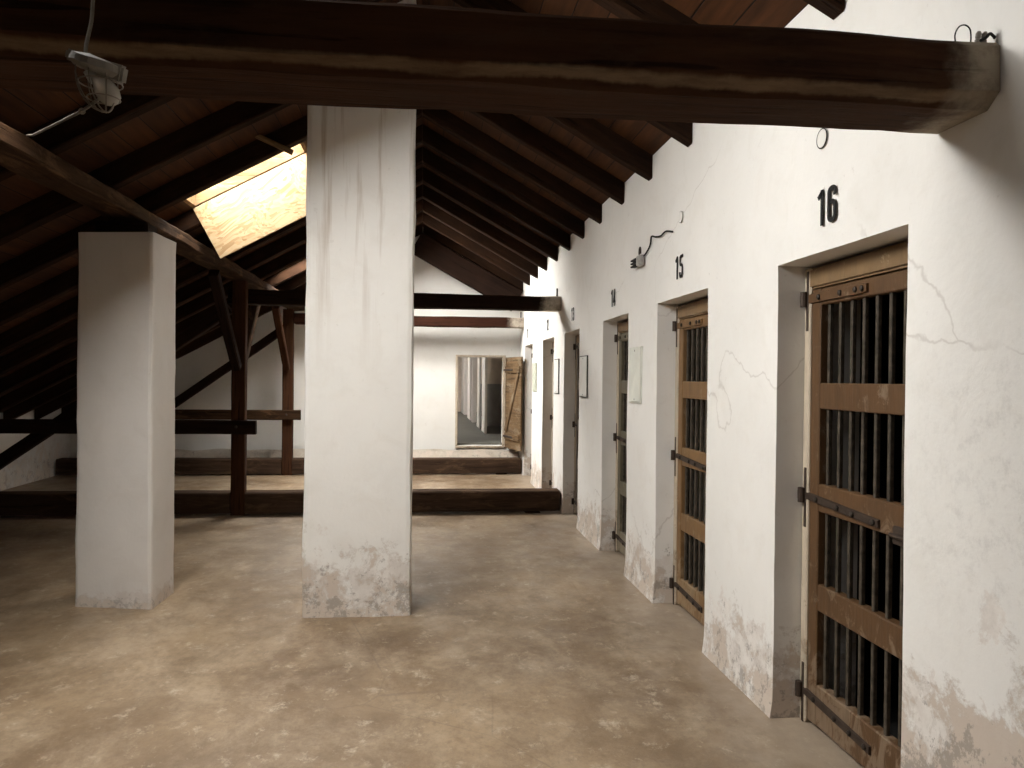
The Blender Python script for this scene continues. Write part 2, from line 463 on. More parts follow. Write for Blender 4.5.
# cells behind, coloured near black to stand in for their shade
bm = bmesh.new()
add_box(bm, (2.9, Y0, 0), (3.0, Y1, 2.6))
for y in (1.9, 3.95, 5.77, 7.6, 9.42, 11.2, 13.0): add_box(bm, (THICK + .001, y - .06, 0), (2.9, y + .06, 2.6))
add_box(bm, (THICK + .002, Y0, .0), (2.9, Y1, .012)); struct('wall_cells', bm, M['cell'])  # near-black slab over the pale floor, shade put in as colour
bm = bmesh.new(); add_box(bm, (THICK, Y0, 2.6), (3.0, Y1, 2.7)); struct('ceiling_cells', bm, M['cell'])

# knee wall, back wall
bm = bmesh.new()
grid_face(bm, lambda u, v: Vector((-KNEE, Y0 + (Y1 + .3 - Y0) * u, -.1 + 1.26 * v)), 120, 9)
grid_face(bm, lambda u, v: Vector((-KNEE - .4 * v, Y0 + (Y1 - Y0) * u, 1.16 - .2 * v)), 4, 1)
wobble(bm, .02, .8); struct('wall_left', bm, M['plaster_knee'])
bm = bmesh.new(); add_box(bm, (-7.9, Y0 - .3, 0), (.5, Y0, 4.4)); struct('wall_back', bm, M['plaster_end'])

# end wall with the small doorway
DX0, DX1, DZ0, DZ1 = -1.085, -.275, .435, 1.975
bm = bmesh.new()
xs = seglist(-7.9, DX0, .12)[:-1] + seglist(DX0, DX1, .1)[:-1] + seglist(DX1, .45, .1)
zs = seglist(0, DZ0, .1)[:-1] + seglist(DZ0, DZ1, .1)[:-1] + seglist(DZ1, 4.3, .12)
ET = .32
vd = {}
for x0, x1 in zip(xs, xs[1:]):
    for z0, z1 in zip(zs, zs[1:]):
        if DX0 < (x0 + x1) / 2 < DX1 and DZ0 < (z0 + z1) / 2 < DZ1: continue
        for y in (Y1, Y1 + ET): bm.faces.new((V(x0, y, z0), V(x1, y, z0), V(x1, y, z1), V(x0, y, z1)))
for z0, z1 in zip(zs, zs[1:]):
    if DZ0 - 1e-6 <= z0 and z1 <= DZ1 + 1e-6:
        for x in (DX0, DX1): bm.faces.new((V(x, Y1, z0), V(x, Y1 + ET, z0), V(x, Y1 + ET, z1), V(x, Y1, z1)))
for x0, x1 in zip(xs, xs[1:]):
    if DX0 - 1e-6 <= x0 and x1 <= DX1 + 1e-6:
        for z in (DZ0, DZ1): bm.faces.new((V(x0, Y1, z), V(x0, Y1 + ET, z), V(x1, Y1 + ET, z), V(x1, Y1, z)))
wobble(bm, .010, 1.2); struct('wall_end', bm, M['plaster_end'])
# rough plaster ledge along its foot
bm = bmesh.new()
N = 70
rings = []
for i in range(N + 1):
    x = -7.3 + 7.29 * i / N
    a = .03 * noise.noise(Vector((x * 2.3, 0, 0))); b = .03 * noise.noise(Vector((x * 3.1, 4, 0)))
    rings.append([bm.verts.new(p) for p in ((x, Y1 - .012, .37 + a), (x, Y1 - .03 + b, .33 + a), (x, Y1 - .09 + b, .22 + a), (x, Y1 - .20 + b, 0))])
for r0, r1 in zip(rings, rings[1:]):
    for j in range(3): bm.faces.new((r0[j], r1[j], r1[j + 1], r0[j + 1]))
struct('trim_1', bm, M['ledge'])
# lining of the little doorway: a thin pale frame
bm = bmesh.new()
for lo, hi in (((DX0 - .03, Y1 - .03, DZ0), (DX0 + .012, Y1 + .02, DZ1)), ((DX1 - .02, Y1 - .03, DZ0), (DX1 + .03, Y1 + .02, DZ1)),
               ((DX0 - .03, Y1 - .03, DZ1), (DX1 + .03, Y1 + .02, DZ1 + .035)), ((DX0 - .03, Y1 - .03, DZ0 - .035), (DX1 + .03, Y1 + .02, DZ0))):
    add_box(bm, lo, hi, .006)
struct('trim_2', bm, M['jamb'])

# roof: boarding with roof-light openings
WINS = [(-1.25, -.50, 2.50, 3.70), (2.155, 2.915, 2.50, 3.72), (3.025, 3.795, 2.50, 3.66), (6.435, 7.145, 2.72, 3.72), (10.505, 11.245, 2.20, 3.75), (11.355, 12.095, 2.05, 3.30)]  # last roof light is added, hidden from view, to brighten the end wall
FILL_WIN3 = (16.6, 18.2, 2.2, 3.45)  # unseen roof light added to light the room beyond
FILL_WIN4 = (22.5, 24.5, 2.2, 3.45)  # another one added, also unseen, to brighten the farther piers
YR = 28.0
def slope_box(bm, y0, y1, d0, d1, lift=RAFT, th=.035):
    ps = []
    for dz in (lift, lift + th):
        for d, y in ((d0, y0), (d1, y0), (d1, y1), (d0, y1)): ps.append(bm.verts.new((-d, y, roof_h(d) + dz)))
    for f in ((0, 1, 2, 3), (7, 6, 5, 4), (0, 4, 5, 1), (1, 5, 6, 2), (2, 6, 7, 3), (3, 7, 4, 0)): bm.faces.new([ps[i] for i in f])
bm = bmesh.new()
y = Y0 - .3
for (a, b, d0, d1) in WINS + [FILL_WIN3, FILL_WIN4]:
    slope_box(bm, y, a, RIDGE_D, 7.95)
    slope_box(bm, a, b, RIDGE_D, d0); slope_box(bm, a, b, d1, 7.95)
    y = b
slope_box(bm, y, YR, RIDGE_D, 7.95)
slope_box(bm, Y0 - .3, YR, -.7, RIDGE_D)
struct('ceiling', bm, M['boards'])

for i, (a, b, d0, d1) in enumerate(WINS + [FILL_WIN3, FILL_WIN4]):
    w = bpy.data.objects.new('window_%d' % (i + 1), None); C.objects.link(w)
    w['kind'] = 'structure'
    bm = bmesh.new()
    lo, hi = RAFT + .001, RAFT + .15
    t = .03
    for (ya, yb, da, db) in ((a, a + t, d0, d1), (b - t, b, d0, d1), (a + t, b - t, d0, d0 + t), (a + t, b - t, d1 - t, d1)):
        slope_box(bm, ya, yb, da, db, lo, hi - lo)
    obj('window_frame', bm, M['pale_timber'], w)
    bm = bmesh.new(); slope_box(bm, a + t, b - t, d0 + t, d1 - t, RAFT + .11, .005); obj('pane', bm, M[['dimmer_glass', 'dimmer_glass', 'glass', 'dim_glass', 'glass', 'glass', 'far_dim_glass', 'far_dim_glass'][i]], w)

# next room beyond the little doorway
bm = bmesh.new(); add_box(bm, (-3.5, Y1 + ET - .16, .2), (.6, YR, .40)); add_box(bm, (-3.5, Y1 + ET - .16, .40), (.6, Y1 + ET + 1.15, .47)); struct('floor_beyond', bm, M['far_floor'])
bm = bmesh.new()
add_box(bm, (-.28, 19.4, 1.47), (.6, 19.6, 4.2)); struct('wall_beyond', bm, M['beyond'])
bm = bmesh.new(); add_box(bm, (-.28, 19.39, .40), (.6, 19.6, 1.47)); struct('trim_3', bm, M['dado'])
bm = bmesh.new(); add_box(bm, (.60, Y1 + ET, 0), (.68, YR, 4.2)); add_box(bm, (-3.6, Y1 + ET, 0), (-3.5, YR, 4.2)); add_box(bm, (-3.5, YR - .1, 0), (.6, YR, 4.4)); struct('wall_far', bm, M['beyond'])
for i, (ya, yb, xb) in enumerate(((16.7, 17.55, -.285), (18.4, 19.2, -.30), (21.0, 21.3, -.22), (22.1, 23.4, -.22), (25.4, 27.2, -.22))):
    bm = box((-.34, ya, .402), (xb, yb, 3.2), .012, 2); wobble(bm, .004)
    o = obj('whitewashed_pier', bm, M['plaster_small'])
    tag(o, ['nearest white pier seen through the small doorway, beside the grey dado wall', 'second white pier in the row seen through the small doorway',
            'third white pier in the row seen through the small doorway', 'fourth white pier in the row seen through the small doorway',
            'farthest white pier in the row seen through the small doorway'][i], 'pier', 'white piers beyond the small doorway')
for i, (ya, yb) in enumerate(((17.58, 18.37), (21.33, 22.07))):
    t = thing('dark_door', ['dark closed door between the two nearest piers beyond the small doorway', 'dark closed door behind the third pier beyond the small doorway'][i], 'door', (-.27, ya, .402), 'dark doors beyond the small doorway')
    w = yb - ya
    for j in range(4):
        b = bmesh.new(); add_box(b, (0, w * j / 4 + .003, .01), (.03, w * (j + 1) / 4 - .003, 2.2), .003); obj('plank', b, M['dark'], t)
    for z in (.3, 1.8):
        b = bmesh.new(); add_box(b, (-.022, .02, z), (-.001, w - .02, z + .12), .003); obj('ledge', b, M['dark'], t)

# ------------------------------------------------------------------ pillars
def pillar(name, corners, z1, mat, label, round_=.012):
    """corners: four floor points, built around its own base"""
    cx = sum(p[0] for p in corners) / 4; cy = sum(p[1] for p in corners) / 4
    bm = bmesh.new(); n = 22; nz = int(z1 / .09); rings = []
    for k in range(nz + 1):
        z = z1 * k / nz; ring = []
        for i in range(4):
            p, q = Vector((*corners[i], 0)), Vector((*corners[(i + 1) % 4], 0))
            for j in range(n):
                t = j / n; c = p.lerp(q, t)
                if j == 0: # soften arris
                    pv = Vector((*corners[i - 1], 0)); c = p + ((pv - p).normalized() + (q - p).normalized()) * round_ * .5
                s = 1 + .012 * max(0, .12 - z) / .12
                c = Vector(((c.x - cx) * s, (c.y - cy) * s, z))
                d = noise.noise_vector(Vector((c.x + cx, c.y + cy, z)) * 1.7) * .009 + noise.noise_vector(Vector((c.x + cx, c.y + cy, z)) * 6) * .004
                c += Vector((d.x, d.y, 0)); c.z = min(c.z, roof_h(-(c.x + cx)) + RAFT - .006); ring.append(bm.verts.new(c))
        rings.append(ring)
    m = 4 * n
    for a, b in zip(rings, rings[1:]):
        for j in range(m): bm.faces.new((a[j], a[(j + 1) % m], b[(j + 1) % m], b[j]))
    bm.faces.new(rings[-1]); bm.faces.new(rings[0][::-1])
    o = obj(name, bm, mat, loc=(cx, cy, 0))
    return tag(o, label, 'pillar')
pillar('whitewashed_pillar', [(-2.448, 5.22), (-1.738, 5.22), (-1.738, 5.78), (-2.448, 5.78)], 4.24, M['plaster_pillar'],
       'tall wide whitewashed masonry pillar rising to the roof, flaking near its foot')
pillar('whitewashed_pillar', [(-4.035, 5.60), (-3.50, 5.49), (-3.475, 5.925), (-4.01, 6.035)], 2.575, M['plaster_small'],
       'shorter narrow whitewashed pillar carrying the long purlin')
bm = box((-3.95, 5.66, 2.584), (-3.60, 5.88, 2.676), .012); wobble(bm, .005, 4)
tag(obj('packing_block', bm, M['dark']), 'dark timber packing block between the short pillar and the purlin', 'block')

# ------------------------------------------------------------------ timbers
# near tie beam: heavy, hewn, waney lower edge
L = 4.15
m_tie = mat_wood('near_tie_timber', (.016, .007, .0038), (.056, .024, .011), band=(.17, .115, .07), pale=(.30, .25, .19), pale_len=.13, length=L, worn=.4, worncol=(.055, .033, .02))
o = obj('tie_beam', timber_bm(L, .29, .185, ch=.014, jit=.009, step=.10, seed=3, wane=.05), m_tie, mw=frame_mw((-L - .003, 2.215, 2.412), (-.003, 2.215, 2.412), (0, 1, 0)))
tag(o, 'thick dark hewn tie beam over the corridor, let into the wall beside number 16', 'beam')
for i, (yy, h0, mt, lab) in enumerate(((9.38, 2.445, (.008, .004, .0025), 'dark tie beam over the nearer floor sill, its pale end at number 13'),
                                       (12.92, 2.46, (.016, .006, .0035), 'reddish tie beam close to the end wall, above the small doorway'))):
    L = 3.93 if i == 0 else 3.755
    m_ = mat_wood('far_tie_timber', mt, tuple(v * 3.0 for v in mt), pale=(.44, .38, .31), pale_len=.24, length=L)
    o = obj('tie_beam', timber_bm(L, .22, .17, jit=.010, seed=11 + i, step=.15), m_, mw=frame_mw((-L - .003, yy, h0), (-.003, yy, h0), (0, 1, 0)))
    tag(o, lab, 'beam')
    b = bmesh.new(); add_tube(b, [(L - .045, -.06, .165), (L - .045, -.06, .27)], .011, 8); obj('iron_pin', b, M['bolt'], o)

# purlin along the left side
L = 13.28 - .6
o = obj('purlin', timber_bm(L, .24, .100, jit=.012, seed=21, step=.16), M['purlin'], mw=frame_mw((-3.78, .6, 2.70), (-3.78, 13.28, 2.70), (-1, 0, 0)))
tag(o, 'long worn purlin running over the short pillar and the timber posts', 'purlin')

# sill beams on the floor
def sill(label, y0, y1, z1, postx, pw, pdep, seed):
    t = bmesh.new()
    for (xa, xb, ya) in ((-7.38, postx - pw / 2 - .004, y0), (postx - pw / 2 - .004, postx + pw / 2 + .004, y0 + pdep + .014), (postx + pw / 2 + .004, -.022, y0)):
        n = max(1, int((xb - xa) / .2))
        rings = []
        for i in range(n + 1):
            x = xa + (xb - xa) * i / n; d = lambda s: .007 * noise.noise(Vector((x * 1.9, s, seed)))
            rings.append([t.verts.new(p) for p in ((x, ya + d(1), .022 + d(2)), (x, ya + d(1), z1 - .015 + d(3)), (x, ya + .015 + d(1), z1 + d(3)),
                                                    (x, y1 - .015, z1 + d(3)), (x, y1, z1 - .015), (x, y1, .022 + d(2)))])
        for a, b in zip(rings, rings[1:]):
            for j in range(6): t.faces.new((a[j], a[(j + 1) % 6], b[(j + 1) % 6], b[j]))
        t.faces.new(rings[0]); t.faces.new(rings[-1][::-1])
    o = obj('sill_beam', t, M['sill']); return tag(o, label, 'beam')
sill('nearer dark sill beam lying across the floor under the first timber post', 9.12, 9.36, .262, -3.775, .16, .13, 2)
sill('farther worn sill beam lying across the floor just before the end wall', 12.80, 13.04, .265, -3.855, .165, .13, 5)
# little chocks that keep the sills off the floor
for y in (9.19, 12.92):
    for x in (-6.9, -2.2, -.35):
        bm = box((x - .09, y - .09, 0), (x + .09, y + .09, .014), .003)
        tag(obj('packing_block', bm, M['dark']), 'thin timber wedge under the %s floor sill' % ('nearer' if y < 10 else 'farther'), 'block', 'wedges under the %s sill' % ('nearer' if y < 10 else 'farther'))

# posts, rails, struts, braces
def post(label, x, y, z1, w, dep, seed):
    o = obj('timber_post', timber_bm(z1 - .002, dep, w, jit=.005, seed=seed, step=.2), M['brown'], mw=frame_mw((x + w / 2, y, .002), (x + w / 2, y, z1), (0, 1, 0)))
    return tag(o, label, 'post')
post('nearer timber post standing in the first floor sill, with two slanting braces', -3.775, 9.185, 2.695, .155, .125, 31)
post('farther reddish timber post standing in the second floor sill', -3.855, 12.865, 2.695, .165, .125, 32)
def strut_left(label, y, xt, ht, seed):
    # underside line rises at 0.72 to the post head
    x0 = -6.72; h0 = ht - .72 * (xt - x0)
    o = timber('strut', (x0, y, h0), (xt, y, ht), .12, .13, M['dark'], seed=seed); return tag(o, label, 'strut')
strut_left('slanting strut rising from the nearer floor sill to the first post', 9.26, -3.87, 2.335, 41)
strut_left('slanting strut rising from the farther floor sill to the second post', 12.995, -3.95, 2.30, 42)
def rail(label, y, x1, z0, mat, seed):
    r = thing('rail', label, 'rail', (x1, y, z0))
    L = 7.1 + x1
    obj('board', timber_bm(L, .075, .16, jit=.004, seed=seed, step=.2), mat, r, mw=None).matrix_world = frame_mw((x1 - L, y, z0), (x1, y, z0), (0, 1, 0))
    px = -3.775 if y < 10 else -3.855
    b = bmesh.new(); add_lathe(b, [(.016, 0), (.016, .012), (.008, .018)], 10, Matrix.Translation((px - .0, y - .039, z0 + .085)) @ Matrix.Rotation(math.radians(90), 4, 'X'))
    bo = obj('bolt', b, M['bolt'], r); bo.matrix_world = Matrix()
    return r
bpy.context.view_layer.update()
def fix_parent(o):
    bpy.context.view_layer.update()
    for c in o.children:
        c.matrix_parent_inverse = o.matrix_world.inverted()
fix_parent(rail('dark horizontal rail bolted across the nearer timber post', 9.08, -3.56, .937, M['dark'], 51))
fix_parent(rail('lighter brown horizontal rail bolted across the farther timber post', 12.76, -3.635, .90, M['purlin'], 52))
def brace(label, y0, z0, y1, z1, x, seed, mat):
    o = timber('knee_brace', (x, y0, z0), (x, y1, z1), .10, .10, mat, side=(1, 0, 0) if y1 < y0 else (-1, 0, 0), seed=seed, jit=.004)
    return tag(o, label, 'brace')
brace('knee brace from the nearer post up towards the short pillar', 9.02, 1.66, 8.02, 2.60, -3.775, 61, M['dark'])
brace('pale-lit knee brace behind the nearer post rising to the purlin', 9.36, 1.76, 10.20, 2.60, -3.775, 62, M['purlin'])
brace('knee brace on the near side of the farther post', 12.70, 1.70, 11.70, 2.60, -3.855, 63, M['brown'])
# main rafters of the two far trusses on the cell-wall side
d1 = 1.90
o = timber('main_rafter', (-.20, 12.92, 2.635 + RS * .2), (-d1, 12.92, 2.635 + RS * d1), .14, .37, M['dark'], side=(0, -1, 0), seed=72)
tag(o, 'deep sloping main rafter rising from the tie beam at the end wall', 'rafter')

# common rafters
RY = [-1.3, -.45, .40, 1.25, 2.10, 2.97, 3.85, 4.73, 5.58, 6.38, 7.20, 8.00, 8.77, 9.60, 10.45, 11.30, 12.15, 13.0]
ordn = ['first', 'second', 'third', 'fourth', 'fifth', 'sixth', 'seventh', 'eighth', 'ninth', 'tenth', 'eleventh', 'twelfth', 'thirteenth', 'fourteenth']
def rafter(y, d_hi, d_lo, right, label, group, seed):
    bm = bmesh.new(); n = 14; rings = []
    w = .098
    for i in range(n + 1):
        d = d_hi + (d_lo - d_hi) * i / n
        e = .006 * noise.noise(Vector((d * 2, seed, 0))); f = .006 * noise.noise(Vector((d * 2, seed, 9)))
        h = roof_h(d) + e
        c = .010
        rings.append([bm.verts.new(p) for p in ((-d, y - w / 2 + c + f, h), (-d, y + w / 2 - c + f, h), (-d, y + w / 2 + f, h + c), (-d, y + w / 2 + f, roof_h(d) + RAFT - .002), (-d, y - w / 2 + f, roof_h(d) + RAFT - .002), (-d, y - w / 2 + f, h + c))])
    for a, b in zip(rings, rings[1:]):
        for j in range(6): bm.faces.new((a[j], a[(j + 1) % 6], b[(j + 1) % 6], b[j]))
    bm.faces.new(rings[0]); bm.faces.new(rings[-1][::-1])
    # store with local x along the slope so that the grain follows the timber
    a = Vector((-d_hi, y, roof_h(d_hi))); b = Vector((-d_lo, y, roof_h(d_lo)))
    mw = frame_mw(a, b, (0, 1, 0)); inv = mw.inverted()
    bm.transform(inv)
    o = obj('rafter', bm, M['rafter'], mw=mw); return tag(o, label, 'rafter', group)
for i, y in enumerate(RY):
    k = i - 5
    if k < 0:
        nm = ordn[-k - 1] + ' rafter behind the near tie beam towards the viewer'
        lr = '%s on the cell-wall slope' % nm; ll = '%s on the skylight slope' % nm
    else:
        nm = '%s rafter beyond the near tie beam' % ordn[k]
        lr = '%s, on the slope that ends at the cell wall' % nm; ll = '%s, on the skylight slope' % nm
    rafter(y, RIDGE_D - .002, .002, True, lr, 'rafters of the cell-wall slope', 100 + i)
    hi = RIDGE_D + .002 if abs(y - 5.58) > .2 else 2.47
    rafter(y, hi, KNEE - .03, False, ll, 'rafters of the skylight slope', 200 + i)

# ------------------------------------------------------------------ strand board and batten at the roof light
p_tl, p_tr, p_bl = Vector((-3.715, 7.125, 3.084)), Vector((-2.60, 7.125, 3.697)), Vector((-3.465, 7.125, 2.655))
ux = (p_tr - p_tl).normalized(); uz = Vector((-ux.z, 0, ux.x)); hgt = .50
mw = Matrix((ux, Vector((0, 1, 0)), uz)).transposed().to_4x4(); mw.translation = p_tl - uz * hgt
bm = box((0, 0, 0), ((p_tr - p_tl).length, .018, hgt), .002)
tag(obj('strand_board', bm, M['osb'], mw=mw), 'bright sunlit strand board hanging from the rafter below the roof light', 'board')
o = timber('batten', (-3.148, 6.28, 3.545), (-2.725, 6.30, 3.365), .05, .04, M['pale_timber'], jit=.002, step=.1)
tag(o, 'short loose batten slanting in front of the roof light', 'batten')

# ------------------------------------------------------------------ cell doors
def door_mats(n):
    if n == 16: return mat_painted_door('brown_door_paint', (.105, .054, .023), (.25, .18, .12), .7), M['iron_bar']
    if n == 15: return mat_painted_door('ochre_door_paint', (.19, .105, .043), (.33, .24, .15), .6), M['iron_bar']
    if n == 14: return mat_painted_door('olive_door_paint', (.135, .115, .075), (.30, .25, .18), .5), M['iron_bar']
    return mat_painted_door('dark_door_paint', (.075, .055, .038), (.20, .16, .12), .4), M['iron_bar']
DL = {16: 'brown barred cell door under the number 16, with three strap hinges', 15: 'ochre barred cell door under the number 15',
      14: 'olive grey barred cell door under the number 14', 13: 'dark barred cell door under the number 13, just before the first sill beam',
      12: 'dark barred cell door under the number 12, between the two sill beams', 11: 'dark barred cell door under the number 11, nearest the end wall'}
FX = .131
RAILS = [(.025, .213), (.552, .675), (1.007, 1.135), (1.478, 1.597), (1.955, 2.03)]
head_mat = mat_painted_door('worn_head_timber', (.20, .125, .06), (.40, .31, .20), .85)
for (num, ya, yb) in DOORS:
    W = yb - ya
    t = thing('barred_cell_door', DL[num], 'door', (FX, yb - .004, 0), 'barred cell doors')
    paint, barm = door_mats(num)
    ch = lambda name, bm, m: obj(name, bm, m, t)
    # local: x into the wall, y = 0 at the far jamb and negative towards the near jamb
    w = W - .012
    b = bmesh.new(); add_box(b, (0, -.058, .002), (.10, -.004, 2.135), .006); wobble(b, .002, 6); ch('jamb_post', b, M['jamb'])
    b = bmesh.new(); add_box(b, (0, -w, .002), (.10, -w + .046, 2.135), .006); ch('jamb_post', b, M['jamb'])
    b = bmesh.new(); add_box(b, (-.004, -w + .048, 2.036), (.10, -.054, 2.134), .010, 2); wobble(b, .006, 5); ch('head_rail', b, head_mat)
    l0, l1 = -.060, -w + .050           # leaf edges
    st = .078
    for (p, q) in ((l0, l0 - st), (l1 + st, l1)):
        b = bmesh.new(); add_box(b, (.008, q, .022), (.058, p, 2.032), .005); ch('stile', b, paint)
    for (z0, z1) in RAILS:
        b = bmesh.new(); add_box(b, (.010, l1 + st + .001, z0), (.060, l0 - st - .001, z1), .005); ch('rail', b, paint)
    inner = (l0 - st) - (l1 + st)
    nb = max(6, int(round(inner / .0865)))
    for i in range(nb):
        yy = l0 - st - .045 - (inner - .06) * i / (nb - 1) * 1.0
        if yy < l1 + st + .01: break
        b = bmesh.new(); add_box(b, (.024, yy - .0095, .10), (.044, yy + .0095, 1.99), .003); ch('bar', b, barm)
    # strap hinges on the leaf, their knuckle and plate on the jamb
    for (zc, ln, sl) in ((1.99, .50, .0), (1.068, .60, -.028), (.150, .56, -.03)):
        h = bmesh.new()
        n = 8; x0 = -.002
        zh = .023 if zc > 1.5 else .018
        vs = []
        for i in range(n + 1):
            u = -.02 - ln * i / n; z = zc + sl * i / n
            hh = zh if not (i == n and zc > 1.5) else zh * .8
            vs.append([h.verts.new(p) for p in ((x0 + .010, u, z - hh), (x0, u, z - hh + .003), (x0, u, z + hh - .003), (x0 + .010, u, z + hh))])
        for p, q in zip(vs, vs[1:]):
            for j in range(3): h.faces.new((p[j], q[j], q[j + 1], p[j + 1]))
            h.faces.new((p[3], q[3], q[0], p[0]))
        h.faces.new(vs[0]); h.faces.new(vs[-1][::-1])
        hs = ch('strap_hinge', h, M['iron'] if zc < 1.5 else paint)
        for u in (.12, .30, .42, ln - .03):
            k = bmesh.new(); add_lathe(k, [(.013, 0), (.012, .007), (.006, .010)], 10, Matrix.Translation((x0, -.02 - u * min(1, ln / .5) if u < .43 else -.02 - u, zc + sl * u / ln)) @ Matrix.Rotation(math.radians(-90), 4, 'Y'))
            obj('bolt', k, M['bolt'], hs)
        k = bmesh.new(); add_tube(k, [(-.012, -.022, zc - .035), (-.012, -.022, zc + .035)], .017, 10); add_box(k, (-.022, -.030, zc - .022), (.004, .001, zc + .022), .003)
        ch('hinge_knuckle', k, M['iron'])
        k = bmesh.new(); add_box(k, (-.004, -.046, zc - .15), (.002, -.026, zc + .13), .002); ch('hinge_plate', k, M['iron'])
    k = bmesh.new(); add_box(k, (-.006, l1 + .02, .985), (.010, l1 + .20, 1.055), .004); add_tube(k, [(-.014, l1 + .03, 1.02), (-.014, l1 + .20, 1.02)], .009, 8)
    ch('lock_bolt', k, M['iron'])

# ------------------------------------------------------------------ stencilled numbers
def fillet(pts, r, k=6):
    out = [Vector(pts[0])]
    for i in range(1, len(pts) - 1):
        p, a, b = Vector(pts[i]), Vector(pts[i - 1]), Vector(pts[i + 1])
        da, db = (a - p), (b - p); rr = min(r, da.length * .5, db.length * .5)
        s, e = p + da.normalized() * rr, p + db.normalized() * rr
        for j in range(k + 1):
            t = j / k; out.append((1 - t) ** 2 * s + 2 * t * (1 - t) * p + t * t * e)
    out.append(Vector(pts[-1])); return out
S = .130; LW = .44
Lx, Rx, T, B_ = S / 2, LW - S / 2, 1 - S / 2, S / 2
GL = {'1': [[(.27, 0), (.27, 1)], [(.27, .93), (.06, .79)]],
      '6': [[(Rx, .72), (Rx, T), (Lx, T), (Lx, B_), (Rx, B_), (Rx, .56), (Lx, .56)]],
      '5': [[(Rx + .06, T), (Lx, T), (Lx, .56), (Rx, .56), (Rx, B_), (Lx, B_), (Lx, .26)]],
      '4': [[(.30, 0), (.30, 1)], [(.28, .96), (.05, .27)], [(0, .27), (LW, .27)]],
      '3': [[(Lx, .74), (Lx, T), (Rx, T), (Rx, .52), (.16, .52)], [(.16, .52), (Rx, .52), (Rx, B_), (Lx, B_), (Lx, .26)]],
      '2': [[(Lx, .72), (Lx, T), (Rx, T), (Rx, .60), (Lx, .22), (Lx, B_), (Rx + S / 2, B_)]]}
NPOS = {16: (3.035, 2.333), 15: (4.895, 2.345), 14: (6.66, 2.325), 13: (8.52, 2.335), 12: (10.29, 2.335), 11: (12.30, 2.34)}
for num, (yc, zc) in NPOS.items():
    t = thing('cell_number', 'black stencilled number %d painted above its cell door' % num, 'number', (-.008, yc, zc), 'stencilled cell numbers')
    H = .150
    for di, dch in enumerate(str(num)):
        bm = bmesh.new()
        for path in GL[dch]:
            pts = fillet(path, .15) if len(path) > 2 else [Vector(p) for p in path]
            row = []
            for i, p in enumerate(pts):
                tg = (pts[min(i + 1, len(pts) - 1)] - pts[max(i - 1, 0)]).normalized(); nn = Vector((-tg.y, tg.x)) * S / 2
                row.append((p + nn, p - nn))
            off = -.50 if di == 0 else .07
            def P(q, x): return bm.verts.new((x, -(q.x + off) * H, (q.y - .5) * H))
            fr = [(P(a, -.0015), P(b, -.0015), P(b, .0015), P(a, .0015)) for a, b in row]
            for f0, f1 in zip(fr, fr[1:]):
                for j in range(4): bm.faces.new((f0[j], f1[j], f1[(j + 1) % 4], f0[(j + 1) % 4]))
            bm.faces.new(fr[0]); bm.faces.new(fr[-1][::-1])
        obj('digit', bm, M['black_paint'], t)

# ------------------------------------------------------------------ plates on the piers
def plate(label, y0, y1, z0, z1, mat, tilt=0.0, th=.008):
    t = thing('wall_plate', label, 'plate', (-.009, (y0 + y1) / 2, (z0 + z1) / 2), 'plates between the cell doors')
    hy, hz = (y1 - y0) / 2, (z1 - z0) / 2
    b = bmesh.new(); add_box(b, (-th, -hy, -hz), (0, hy, hz), .004, 2); obj('panel', b, mat, t)
    b = bmesh.new()
    for lo, hi in (((-.005, -hy - .008, -hz - .008), (.008, -hy, hz + .008)), ((-.005, hy, -hz - .008), (.008, hy + .008, hz + .008)),
                   ((-.005, -hy, hz), (.008, hy, hz + .008)), ((-.005, -hy, -hz - .008), (.008, hy, -hz))): add_box(b, lo, hi)
    obj('backing_frame', b, M['plate_edge'] if mat is M['enamel'] else mat, t)
    for sz in (-1, 1):
        b = bmesh.new(); add_lathe(b, [(.007, 0), (.007, .004), (.003, .006)], 8, Matrix.Translation((-th, 0, sz * (hz - .02))) @ Matrix.Rotation(math.radians(-90), 4, 'Y')); obj('screw', b, M['grey_metal'], t)
    t.rotation_euler = (0, tilt, 0)
    return t
M['plate_cream'] = mat_plain('cream_plate', (.74, .75, .68), .45, var=.10, scale=5)
plate('cream plate with a greenish cast between doors 15 and 14', 5.74, 6.06, 1.43, 1.853, M['plate_cream'])
plate('plain white plate between doors 14 and 13', 7.705, 8.05, 1.425, 1.842, M['enamel'])
plate('plain white plate between doors 13 and 12', 9.365, 9.66, 1.43, 1.848, M['enamel'])
plate('dull greenish grey plate between doors 12 and 11', 11.275, 11.62, 1.425, 1.835, M['enamel_green'])

# junction box with its loop and cable above the pier between 15 and 14
t = thing('junction_box', 'small grey junction box with a loop and black plug, left of number 15', 'box', (-.008, 5.74, 2.50))
b = bmesh.new(); add_box(b, (-.04, -.048, -.025), (0, .048, .055), .006, 2); obj('body', b, M['grey_metal'], t)
b = bmesh.new()
for z in (-.018, .006, .03): add_box(b, (-.045, .06, z), (-.005, .19, z + .014), .003)
add_box(b, (-.035, .056, -.015), (-.01, .13, .035), .003); obj('plug', b, M['black_paint'], t)
b = tube(spline([(-.02, .03, .065), (-.02, .03, .10), (-.02, .01, .118), (-.02, -.01, .10), (-.02, -.01, .065)], 6), .006, 8); obj('loop', b, M['bolt'], t)
b = tube(spline([(-.012, 5.70, 2.545), (-.013, 5.62, 2.56), (-.013, 5.53, 2.60), (-.014, 5.50, 2.655), (-.013, 5.40, 2.635), (-.013, 5.28, 2.62), (-.013, 5.16, 2.63), (-.012, 5.02, 2.60)], 5), .006, 6)
tag(obj('cable', b, M['black_paint'], smooth=True), 'thin black cable leaving the junction box towards number 15', 'cable')
